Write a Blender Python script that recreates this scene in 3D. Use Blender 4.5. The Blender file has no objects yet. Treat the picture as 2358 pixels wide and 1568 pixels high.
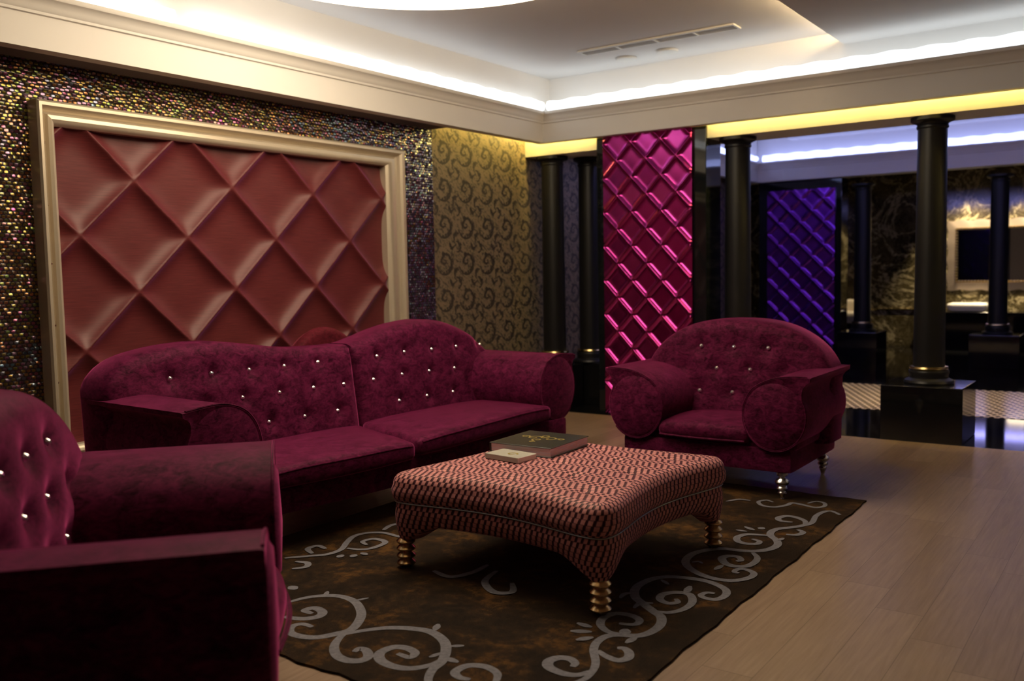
import bpy, math, random
from mathutils import Vector, Matrix, noise
random.seed(7)
PI=math.pi
scene=bpy.context.scene
COL=scene.collection
M={}

# ------------------------------------------------------------------ helpers
def tag(o,label=None,cat=None,group=None,kind=None):
    if label: o['label']=label
    if cat: o['category']=cat
    if group: o['group']=group
    if kind: o['kind']=kind
    return o
def empty(name,loc,rz=0,label=None,cat=None,group=None):
    o=bpy.data.objects.new(name,None); o.empty_display_size=.1
    COL.objects.link(o); o.location=loc; o.rotation_euler=(0,0,rz)
    return tag(o,label,cat,group)
class MB:
    def __init__(s): s.v=[];s.f=[];s.m=[];s.uv=[]
    def add(s,v,f,m=0,uv=None):
        n=len(s.v); s.v+=[tuple(p) for p in v]
        s.f+=[tuple(i+n for i in q) for q in f]; s.m+=[m]*len(f)
        s.uv+= list(uv) if uv else [(0,0)]*len(v)
        return s
    def box(s,x0,x1,y0,y1,z0,z1,m=0):
        v=[(x,y,z) for z in (z0,z1) for y in (y0,y1) for x in (x0,x1)]
        return s.add(v,[(0,2,3,1),(4,5,7,6),(0,1,5,4),(2,6,7,3),(0,4,6,2),(1,3,7,5)],m)
    def rbox(s,x0,x1,y0,y1,z0,z1,r,n=(8,8,4),m=0,fn=None):
        nx,ny,nz=n; idx={}; v=[]; f=[]
        def P(i,j,k):
            key=(i,j,k)
            if key not in idx:
                def ax(t,N,a,b):
                    # denser sampling near the ends
                    u=t/N; u=.5-.5*math.cos(PI*u)
                    return a+(b-a)*(.35*t/N+.65*u)
                p=[ax(i,nx,x0,x1),ax(j,ny,y0,y1),ax(k,nz,z0,z1)]
                lo=(x0+r,y0+r,z0+r);hi=(x1-r,y1-r,z1-r)
                c=[min(max(p[q],lo[q]),hi[q]) if hi[q]>lo[q] else (lo[q]+hi[q])/2 for q in range(3)]
                d=[p[q]-c[q] for q in range(3)]; L=math.sqrt(sum(e*e for e in d))
                if L>1e-9: p=[c[q]+d[q]/L*r for q in range(3)]
                if fn: p=fn(*p)
                idx[key]=len(v); v.append(tuple(p))
            return idx[key]
        for i in range(nx):
            for j in range(ny):
                f.append((P(i,j,0),P(i,j+1,0),P(i+1,j+1,0),P(i+1,j,0)))
                f.append((P(i,j,nz),P(i+1,j,nz),P(i+1,j+1,nz),P(i,j+1,nz)))
        for i in range(nx):
            for k in range(nz):
                f.append((P(i,0,k),P(i+1,0,k),P(i+1,0,k+1),P(i,0,k+1)))
                f.append((P(i,ny,k),P(i,ny,k+1),P(i+1,ny,k+1),P(i+1,ny,k)))
        for j in range(ny):
            for k in range(nz):
                f.append((P(0,j,k),P(0,j,k+1),P(0,j+1,k+1),P(0,j+1,k)))
                f.append((P(nx,j,k),P(nx,j+1,k),P(nx,j+1,k+1),P(nx,j,k+1)))
        return s.add(v,f,m)
    def lathe(s,prof,cx=0,cy=0,n=28,m=0):
        v=[];f=[];k=len(prof)
        for r,z in prof:
            for i in range(n):
                a=2*PI*i/n; v.append((cx+r*math.cos(a),cy+r*math.sin(a),z))
        for j in range(k-1):
            for i in range(n):
                i2=(i+1)%n; f.append((j*n+i,j*n+i2,(j+1)*n+i2,(j+1)*n+i))
        f.append(tuple(range(n-1,-1,-1))); f.append(tuple((k-1)*n+i for i in range(n)))
        return s.add(v,f,m)
    def tube(s,pts,r,n=8,m=0,closed=False,rf=None):
        pts=[Vector(p) for p in pts]; N=len(pts); v=[];f=[]
        up=Vector((0,0,1)); prev=None
        for i,p in enumerate(pts):
            if closed: t=pts[(i+1)%N]-pts[i-1]
            else: t=pts[min(i+1,N-1)]-pts[max(i-1,0)]
            t.normalize()
            if prev is None:
                a=up.cross(t)
                if a.length<.1: a=Vector((1,0,0)).cross(t)
            else: a=prev-t*prev.dot(t)
            a.normalize(); prev=a; b=t.cross(a)
            rr=rf(i/(N-1 or 1)) if rf else r
            for k in range(n):
                g=2*PI*k/n; v.append(p+a*(rr*math.cos(g))+b*(rr*math.sin(g)))
        for i in range(N if closed else N-1):
            j=(i+1)%N
            for k in range(n):
                k2=(k+1)%n; f.append((i*n+k,i*n+k2,j*n+k2,j*n+k))
        if not closed: f.append(tuple(range(n-1,-1,-1))); f.append(tuple((N-1)*n+i for i in range(n)))
        return s.add(v,f,m)
    def extr(s,poly,axis,a,b,m=0,fn=None):
        # poly: list of 2D points in the plane across `axis`, extruded from a to b
        def P(u,w,t):
            return {'x':(t,u,w),'y':(u,t,w),'z':(u,w,t)}[axis]
        n=len(poly)
        v=[P(u,w,a) for u,w in poly]+[P(u,w,b) for u,w in poly]
        f=[(i,(i+1)%n,n+(i+1)%n,n+i) for i in range(n)]
        f+=[tuple(range(n-1,-1,-1)),tuple(range(n,2*n))]
        return s.add(v,f,m)
    def grid(s,fn,nu,nv,m=0,flip=False):
        v=[fn(i/nu,j/nv) for j in range(nv+1) for i in range(nu+1)]
        f=[]
        for j in range(nv):
            for i in range(nu):
                a=j*(nu+1)+i; q=(a,a+1,a+nu+2,a+nu+1)
                f.append(q[::-1] if flip else q)
        return s.add(v,f,m)
    def sphere(s,c,r,n=10,k=7,m=0,sc=(1,1,1)):
        v=[];f=[]
        for j in range(k+1):
            t=PI*j/k
            for i in range(n):
                a=2*PI*i/n
                v.append((c[0]+r*sc[0]*math.sin(t)*math.cos(a),c[1]+r*sc[1]*math.sin(t)*math.sin(a),c[2]+r*sc[2]*math.cos(t)))
        for j in range(k):
            for i in range(n):
                i2=(i+1)%n; f.append((j*n+i,(j+1)*n+i,(j+1)*n+i2,j*n+i2))
        return s.add(v,f,m)
    def obj(s,name,mats,parent=None,smooth=True,bevel=0,angle=40,clean=True,hasuv=False):
        me=bpy.data.meshes.new(name); me.from_pydata(s.v,[],s.f)
        if not isinstance(mats,(list,tuple)): mats=[mats]
        for mm in mats: me.materials.append(mm)
        me.polygons.foreach_set('material_index',s.m)
        if hasuv:
            u=me.uv_layers.new(name='UVMap')
            for li,l in enumerate(me.loops): u.data[li].uv=s.uv[l.vertex_index]
        import bmesh
        bm=bmesh.new(); bm.from_mesh(me)
        if clean and not hasuv: bmesh.ops.remove_doubles(bm,verts=bm.verts,dist=1e-5)
        bmesh.ops.recalc_face_normals(bm,faces=bm.faces); bm.to_mesh(me); bm.free()
        if smooth:
            me.polygons.foreach_set('use_smooth',[True]*len(me.polygons))
            try: me.set_sharp_from_angle(angle=math.radians(angle))
            except Exception: pass
        me.update()
        o=bpy.data.objects.new(name,me); COL.objects.link(o)
        if parent: o.parent=parent
        if bevel:
            b=o.modifiers.new('bevel','BEVEL'); b.width=bevel; b.segments=3; b.limit_method='ANGLE'; b.angle_limit=math.radians(40)
        return o
def copy_tree(o,parent=None):
    c=o.copy(); COL.objects.link(c)
    if parent: c.parent=parent
    for ch in [x for x in bpy.data.objects if x.parent==o]: copy_tree(ch,c)
    return c
def struct(o): o['kind']='structure'; return o

# ------------------------------------------------------------------ materials
class NT:
    def __init__(s,name):
        s.mat=bpy.data.materials.new(name); s.mat.use_nodes=True; s.t=s.mat.node_tree
        s.b=s.t.nodes['Principled BSDF']; s.out=s.t.nodes['Material Output']; M[name]=s.mat
    def n(s,typ,**k):
        x=s.t.nodes.new(typ)
        for a,b in k.items(): setattr(x,a,b)
        return x
    def link(s,a,b): s.t.links.new(a,b)
    def val(s,sock,v):
        if hasattr(v,'is_output'): s.link(v,sock)
        else: sock.default_value=v
    def math(s,op,a,b=0,c=0,clamp=False):
        x=s.n('ShaderNodeMath',operation=op,use_clamp=clamp)
        s.val(x.inputs[0],a); s.val(x.inputs[1],b); s.val(x.inputs[2],c); return x.outputs[0]
    def vmath(s,op,a,b=None,scale=None):
        x=s.n('ShaderNodeVectorMath',operation=op); s.val(x.inputs[0],a)
        if b is not None: s.val(x.inputs[1],b)
        if scale is not None: s.val(x.inputs['Scale'],scale)
        return x.outputs[0]
    def comb(s,x,y,z):
        c=s.n('ShaderNodeCombineXYZ'); s.val(c.inputs[0],x);s.val(c.inputs[1],y);s.val(c.inputs[2],z); return c.outputs[0]
    def sep(s,v):
        c=s.n('ShaderNodeSeparateXYZ'); s.val(c.inputs[0],v); return c.outputs
    def pos(s): return s.n('ShaderNodeNewGeometry').outputs['Position']
    def obj(s): return s.n('ShaderNodeTexCoord').outputs['Object']
    def uvc(s): return s.n('ShaderNodeTexCoord').outputs['UV']
    def noise(s,v,scale,detail=3,rough=.5,dist=0):
        x=s.n('ShaderNodeTexNoise'); s.val(x.inputs['Vector'],v); x.inputs['Scale'].default_value=scale
        x.inputs['Detail'].default_value=detail; x.inputs['Roughness'].default_value=rough; x.inputs['Distortion'].default_value=dist
        return x.outputs[0]
    def ramp(s,f,stops,interp='LINEAR'):
        x=s.n('ShaderNodeValToRGB'); s.val(x.inputs[0],f); r=x.color_ramp; r.interpolation=interp
        while len(r.elements)<len(stops): r.elements.new(.5)
        for e,(p,c) in zip(r.elements,stops): e.position=p; e.color=(*c,1) if len(c)==3 else c
        return x.outputs[0]
    def mix(s,f,a,b):
        x=s.n('ShaderNodeMix',data_type='RGBA'); s.val(x.inputs[0],f)
        for sk,v in ((x.inputs[6],a),(x.inputs[7],b)):
            if isinstance(v,tuple): sk.default_value=(*v,1)
            else: s.link(v,sk)
        return x.outputs[2]
    def bump(s,h,strength=.3,dist=.01):
        x=s.n('ShaderNodeBump'); s.val(x.inputs['Height'],h); x.inputs['Strength'].default_value=strength; x.inputs['Distance'].default_value=dist
        s.link(x.outputs[0],s.b.inputs['Normal'])
    def set(s,**k):
        for a,v in k.items():
            sk=s.b.inputs[{'color':'Base Color','metal':'Metallic','rough':'Roughness','sheen':'Sheen Weight','sheen_rough':'Sheen Roughness','sheen_tint':'Sheen Tint','coat':'Coat Weight','coat_rough':'Coat Roughness','spec':'Specular IOR Level','emit':'Emission Strength','emit_c':'Emission Color','trans':'Transmission Weight','ior':'IOR','normal':'Normal'}[a]]
            if hasattr(v,'is_output'): s.link(v,sk)
            elif isinstance(v,tuple) and len(v)==3: sk.default_value=(*v,1)
            else: sk.default_value=v
        return s
def simple(name,color,rough=.5,metal=0,**k):
    t=NT(name); t.set(color=color,rough=rough,metal=metal,**k); return t
def paint(name,c):
    t=NT(name); p=t.pos(); nz=t.noise(p,2.2,3)
    t.set(color=t.mix(nz,tuple(x*.96 for x in c),tuple(min(1,x*1.03) for x in c)),rough=.75); t.bump(t.noise(p,140,2),.05,.002)
paint('white_paint',(.78,.76,.73))
paint('ceiling_paint',(.72,.70,.68))
paint('dark_soffit_paint',(.16,.13,.13))
def velvet(name,deep,light,tint):
    t=NT(name); p=t.obj()
    st=t.n('ShaderNodeMapping'); st.inputs['Scale'].default_value=(1,1,1.6); t.link(p,st.inputs[0])
    a=t.noise(st.outputs[0],17,6,.68,.8); b=t.noise(st.outputs[0],60,3,.6)
    h=t.math('ADD',t.math('MULTIPLY',a,.72),t.math('MULTIPLY',b,.28))
    c=t.ramp(h,[(.36,deep),(.64,light)])
    t.set(color=c,rough=.62,sheen=1.,sheen_rough=.32,sheen_tint=tint,spec=.05)
    t.bump(h,.25,.004)
velvet('magenta_velvet',(.022,.0015,.009),(.130,.0115,.054),(.80,.11,.38))
velvet('dark_red_velvet',(.05,.006,.010),(.13,.014,.026),(.5,.1,.16))
# satin of the big wall panel: dark brick rose with fine horizontal thread
t=NT('rose_satin'); p=t.pos(); s_=t.sep(p)
thr=t.noise(t.comb(t.math('MULTIPLY',s_[1],3),0,t.math('MULTIPLY',s_[2],60)),2.2,4,.6)
t.set(color=t.ramp(thr,[(.3,(.092,.014,.016)),(.7,(.150,.025,.027))]),rough=.45,sheen=.7,sheen_rough=.3,sheen_tint=(.50,.14,.55),spec=.4); t.bump(thr,.12,.002)
simple('frame_gold',(.60,.52,.40),.36,.45)
# mosaic of small foil tiles: own tilt per tile, random film colour plus painted shimmer zones
t=NT('foil_mosaic'); p=t.pos(); s_=t.sep(p)
row=t.math('FLOOR',t.math('DIVIDE',s_[2],.0215))
off=t.math('MULTIPLY',t.math('MODULO',row,2),.5)
u=t.math('ADD',t.math('DIVIDE',s_[1],.030),off); v=t.math('DIVIDE',s_[2],.0215)
cell=t.comb(t.math('FLOOR',u),row,0)
wn=t.n('ShaderNodeTexWhiteNoise',noise_dimensions='3D'); t.link(cell,wn.inputs['Vector'])
wn2=t.n('ShaderNodeTexWhiteNoise',noise_dimensions='3D'); t.link(t.vmath('ADD',cell,(31.7,11.3,5.)),wn2.inputs['Vector'])
shimmer_zone=t.noise(p,1.15,2,.5)
k=t.math('ADD',t.math('ADD',t.math('MULTIPLY',wn2.outputs[0],.40),t.math('MULTIPLY',shimmer_zone,.85)),t.math('MULTIPLY',t.math('MAXIMUM',t.math('SUBTRACT',s_[1],4.3),0.),-.17))  # bluish shimmer towards the corner is baked into the tile hue
film=t.ramp(k,[(.10,(.34,.38,.50)),(.26,(.16,.13,.30)),(.36,(.16,.30,.38)),(.48,(.34,.10,.20)),(.58,(.26,.25,.05)),(.70,(.42,.17,.08)),(.80,(.18,.26,.07)),(.92,(.45,.08,.26))])
du=t.math('SUBTRACT',t.math('FRACT',u),.5); dv=t.math('SUBTRACT',t.math('FRACT',v),.5)
rr=t.math('POWER',t.math('ADD',t.math('POWER',t.math('ABSOLUTE',du),3.),t.math('POWER',t.math('ABSOLUTE',dv),3.)),.3333)
mask=t.math('LESS_THAN',rr,.37)
jit=t.vmath('SCALE',t.vmath('SUBTRACT',wn.outputs['Color'],(.5,.5,.5)),scale=.55)
geo=t.n('ShaderNodeNewGeometry')
dome=t.comb(0,t.math('MULTIPLY',du,.5),t.math('MULTIPLY',dv,.5))
nn=t.vmath('NORMALIZE',t.vmath('ADD',t.vmath('ADD',geo.outputs['Normal'],jit),dome))
t.set(color=t.mix(mask,(.02,.012,.014),film),metal=t.math('MULTIPLY',mask,.9),rough=.22,normal=nn)
# damask wallpaper: gold ground, dark curling fronds repeated about every 33 cm
t=NT('damask_wallpaper'); p=t.pos(); s_=t.sep(p)
W_=.33; u=t.math('DIVIDE',t.math('ADD',s_[1],s_[0]),W_); v=t.math('DIVIDE',s_[2],.345)
wob=t.noise(t.comb(t.math('FRACT',u),t.math('FRACT',v),0),7.5,4,.65)
def curl(cx,cy,arms,turn,rad,ph):
    fx=t.math('MULTIPLY',t.math('SUBTRACT',t.math('FRACT',t.math('ADD',u,cx)),.5),2.)
    fy=t.math('MULTIPLY',t.math('SUBTRACT',t.math('FRACT',t.math('ADD',v,cy)),.5),2.)
    r=t.math('SQRT',t.math('ADD',t.math('MULTIPLY',fx,fx),t.math('MULTIPLY',fy,fy)))
    th=t.math('ARCTAN2',fy,fx)
    w=t.math('SINE',t.math('ADD',t.math('ADD',t.math('MULTIPLY',th,arms),t.math('MULTIPLY',t.math('LOGARITHM',t.math('ADD',r,.05),2.718),turn)),t.math('ADD',ph,t.math('MULTIPLY',wob,7.))))
    m=t.math('GREATER_THAN',w,.40); inside=t.math('LESS_THAN',r,rad)
    return t.math('MULTIPLY',m,inside)
c1=curl(0,0,1,4.5,.80,.4); c2=curl(.5,.5,3,3,.6,1.6)
wisp=t.math('GREATER_THAN',t.noise(t.comb(t.math('MULTIPLY',u,7),t.math('MULTIPLY',t.math('ADD',v,t.math('MULTIPLY',u,.6)),11),0),1.0,3,.6,1.5),.55)
pat=t.math('MAXIMUM',t.math('MAXIMUM',c1,c2),t.math('MULTIPLY',wisp,.8))
gr=t.noise(p,260,2)
t.set(color=t.mix(pat,t.ramp(gr,[(.3,(.20,.155,.10)),(.7,(.275,.22,.15))]),(.050,.045,.035)),rough=.5,metal=.15); t.bump(pat,.25,.002)
t=NT('dark_glass'); t.set(color=(.008,.010,.012),rough=.04,spec=.45)
def foil(name,c,c2):
    t=NT(name); p=t.obj(); nz=t.noise(p,6,3)
    t.set(color=t.ramp(nz,[(.3,c),(.7,c2)]),metal=1.,rough=.2,coat=.3,coat_rough=.1)
foil('pink_foil',(.46,.028,.28),(.56,.04,.34)); foil('violet_foil',(.24,.03,.62),(.36,.05,.75))
simple('black_lacquer',(.010,.010,.012),.38,0,spec=.35)
t=NT('black_marble'); t.set(color=(.007,.007,.008),rough=.06,spec=.55)
simple('ring_gold',(.75,.58,.26),.22,1); simple('silver',(.72,.72,.74),.22,1); simple('leg_gold',(.62,.43,.22),.27,1)
simple('dull_silver',(.40,.38,.34),.4,.8)
t=NT('crystal'); t.set(color=(.95,.95,1),rough=.05,metal=.85)
# woven chenille of the ottoman: stepped rose blocks with dark wriggling gaps
t=NT('woven_rose'); s_=t.sep(t.uvc())
U=t.math('DIVIDE',s_[0],.034); V=t.math('DIVIDE',s_[1],.023); RW=t.math('FLOOR',V); ZZ=t.math('MULTIPLY',t.math('PINGPONG',RW,3.),.30)
wv=t.math('PINGPONG',t.math('MULTIPLY',V,1.0),.5)
x=t.math('FRACT',t.math('ADD',t.math('ADD',U,ZZ),t.math('MULTIPLY',t.math('FRACT',V),.16)))
g1=t.math('SMOOTH_MIN',t.math('SUBTRACT',x,.0),t.math('SUBTRACT',1.,x),.05)
gap=t.math('SUBTRACT',1.,t.math('MULTIPLY',t.math('SUBTRACT',g1,.13),9.,clamp=True),clamp=True)
y2=t.math('FRACT',V); 
g2=t.math('MULTIPLY',t.math('LESS_THAN',t.math('MINIMUM',y2,t.math('SUBTRACT',1.,y2)),.09),.55)
dark=t.math('MAXIMUM',gap,g2)
nz=t.noise(t.obj(),60,3)
t.set(color=t.mix(dark,t.ramp(nz,[(.3,(.54,.215,.205)),(.7,(.70,.30,.28))]),(.045,.006,.012)),rough=.55,sheen=.5,sheen_rough=.35,sheen_tint=(.75,.35,.5),spec=.25)
t.bump(t.math('SUBTRACT',1.,dark),.9,.008)
# rug pile
t=NT('rug_pile'); p=t.obj()
h=t.math('ADD',t.math('MULTIPLY',t.noise(p,3.2,5,.65,.6),.6),t.math('MULTIPLY',t.noise(p,22,4,.7),.4))
t.set(color=t.ramp(h,[(.43,(.005,.0025,.0014)),(.52,(.018,.009,.004)),(.63,(.095,.043,.010))]),rough=.8,sheen=.3,sheen_rough=.4,sheen_tint=(.6,.4,.2),spec=.1); t.bump(t.noise(p,300,2),.6,.006)
t=NT('rug_scroll'); p=t.obj(); h=t.noise(p,60,3,.6)
t.set(color=t.ramp(h,[(.3,(.09,.09,.115)),(.7,(.17,.168,.20))]),rough=.7,sheen=.4,spec=.15); t.bump(h,.4,.004)
# laminate planks running along y
t=NT('plank_floor'); p=t.pos(); s_=t.sep(p)
pc=t.math('DIVIDE',s_[0],.19); pr=t.math('FLOOR',pc)
wn=t.n('ShaderNodeTexWhiteNoise',noise_dimensions='1D'); t.link(pr,wn.inputs['W'])
ly=t.math('ADD',t.math('DIVIDE',s_[1],1.25),t.math('MULTIPLY',wn.outputs[0],7.)); 
wn2=t.n('ShaderNodeTexWhiteNoise',noise_dimensions='2D'); t.link(t.comb(pr,t.math('FLOOR',ly),0),wn2.inputs['Vector'])
grain=t.noise(t.comb(t.math('MULTIPLY',s_[0],26),t.math('MULTIPLY',s_[1],1.3),wn2.outputs[0]),2.4,5,.62,.4)
fx=t.math('FRACT',pc); fy=t.math('FRACT',ly)
jx=t.math('LESS_THAN',t.math('MINIMUM',fx,t.math('SUBTRACT',1.,fx)),.006)
jy=t.math('LESS_THAN',t.math('MINIMUM',fy,t.math('SUBTRACT',1.,fy)),.0012)
j=t.math('MAXIMUM',jx,jy)
k=t.math('ADD',t.math('MULTIPLY',grain,.75),t.math('MULTIPLY',wn2.outputs[0],.25))
c=t.ramp(k,[(.25,(.20,.133,.088)),(.5,(.28,.195,.135)),(.75,(.36,.26,.185))])
t.set(color=t.mix(j,c,(.12,.08,.05)),rough=.3,spec=.5); t.bump(grain,.06,.001)
# emperador-like dark marble with gold veins
t=NT('veined_marble'); p=t.pos()
wrp=t.vmath('ADD',p,t.vmath('SCALE',t.n('ShaderNodeTexNoise').outputs['Color'],scale=.0))
nz=t.noise(p,1.3,6,.68,1.6); vn=t.math('ABSOLUTE',t.math('SUBTRACT',nz,.5))
nz2=t.noise(p,4.2,5,.7,2.2); vn2=t.math('ABSOLUTE',t.math('SUBTRACT',nz2,.5))
a=t.math('SUBTRACT',1.,t.math('MULTIPLY',vn,34.),clamp=True); b=t.math('MULTIPLY',t.math('SUBTRACT',1.,t.math('MULTIPLY',vn2,40.),clamp=True),.3)
t.set(color=t.mix(t.math('MAXIMUM',a,b),t.ramp(t.noise(p,2.,4),[(.3,(.014,.011,.006)),(.7,(.10,.078,.032))]),(.50,.42,.24)),rough=.1,spec=.6)
# lattice strip inlaid in the black floor
t=NT('lattice_inlay'); p=t.pos(); s_=t.sep(p)
a=t.math('FRACT',t.math('DIVIDE',t.math('ADD',s_[0],t.math('MULTIPLY',s_[1],.5)),.085)); b=t.math('FRACT',t.math('DIVIDE',t.math('SUBTRACT',s_[0],t.math('MULTIPLY',s_[1],.5)),.085))
dk=t.math('MULTIPLY',t.math('MULTIPLY',t.math('GREATER_THAN',a,.32),t.math('GREATER_THAN',b,.32)),1.)
t.set(color=t.mix(dk,(.88,.68,.42),(.06,.035,.02)),rough=.18,spec=.8)
simple('ceramic',(.82,.78,.72),.12); simple('cream_leather',(.75,.66,.5),.4)
t=NT('mirror'); t.set(color=(.8,.8,.8),metal=1.,rough=.02)
simple('wavy_frame',(.30,.24,.19),.3,.4)
simple('vent_metal',(.75,.74,.70),.5); simple('vent_slot',(.10,.10,.10),.7)
simple('album_cover',(.030,.030,.022),.28,0,coat=.6,coat_rough=.15); simple('album_gold',(.62,.50,.16),.35,.8)
t=NT('page_edges'); s_=t.sep(t.obj()); w=t.noise(t.comb(t.math('MULTIPLY',s_[1],14),0,t.math('MULTIPLY',s_[2],260)),1.,3)
t.set(color=t.ramp(w,[(.35,(.62,.62,.72)),(.5,(.72,.50,.50)),(.65,(.78,.78,.86))]),rough=.6)
simple('grey_card',(.36,.35,.30),.5)
def glow(name,c,e):
    t=NT(name); t.set(color=(.8,.8,.8),emit_c=c,emit=e,rough=.5); return t
E_WHITE=glow('led_white',(.86,.94,1.),2.0)
E_BLUE=glow('led_blue_white',(.40,.47,1.),2.7)
E_YEL=glow('led_yellow',(1.,.72,.17),80.)
E_WARM=glow('led_warm',(1.,.72,.38),60.)
glow('led_yellow_dim',(1.,.74,.2),16.)
E_LAMP=glow('lamp_diffuser',(1.,.80,.55),6.8)
E_SPOT=glow('spot_glow',(1.,.82,.5),40.)
glow('led_blue',(.36,.35,1.),16.)
E_CYAN=glow('led_cyan',(.35,1.,.95),6.)
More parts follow.
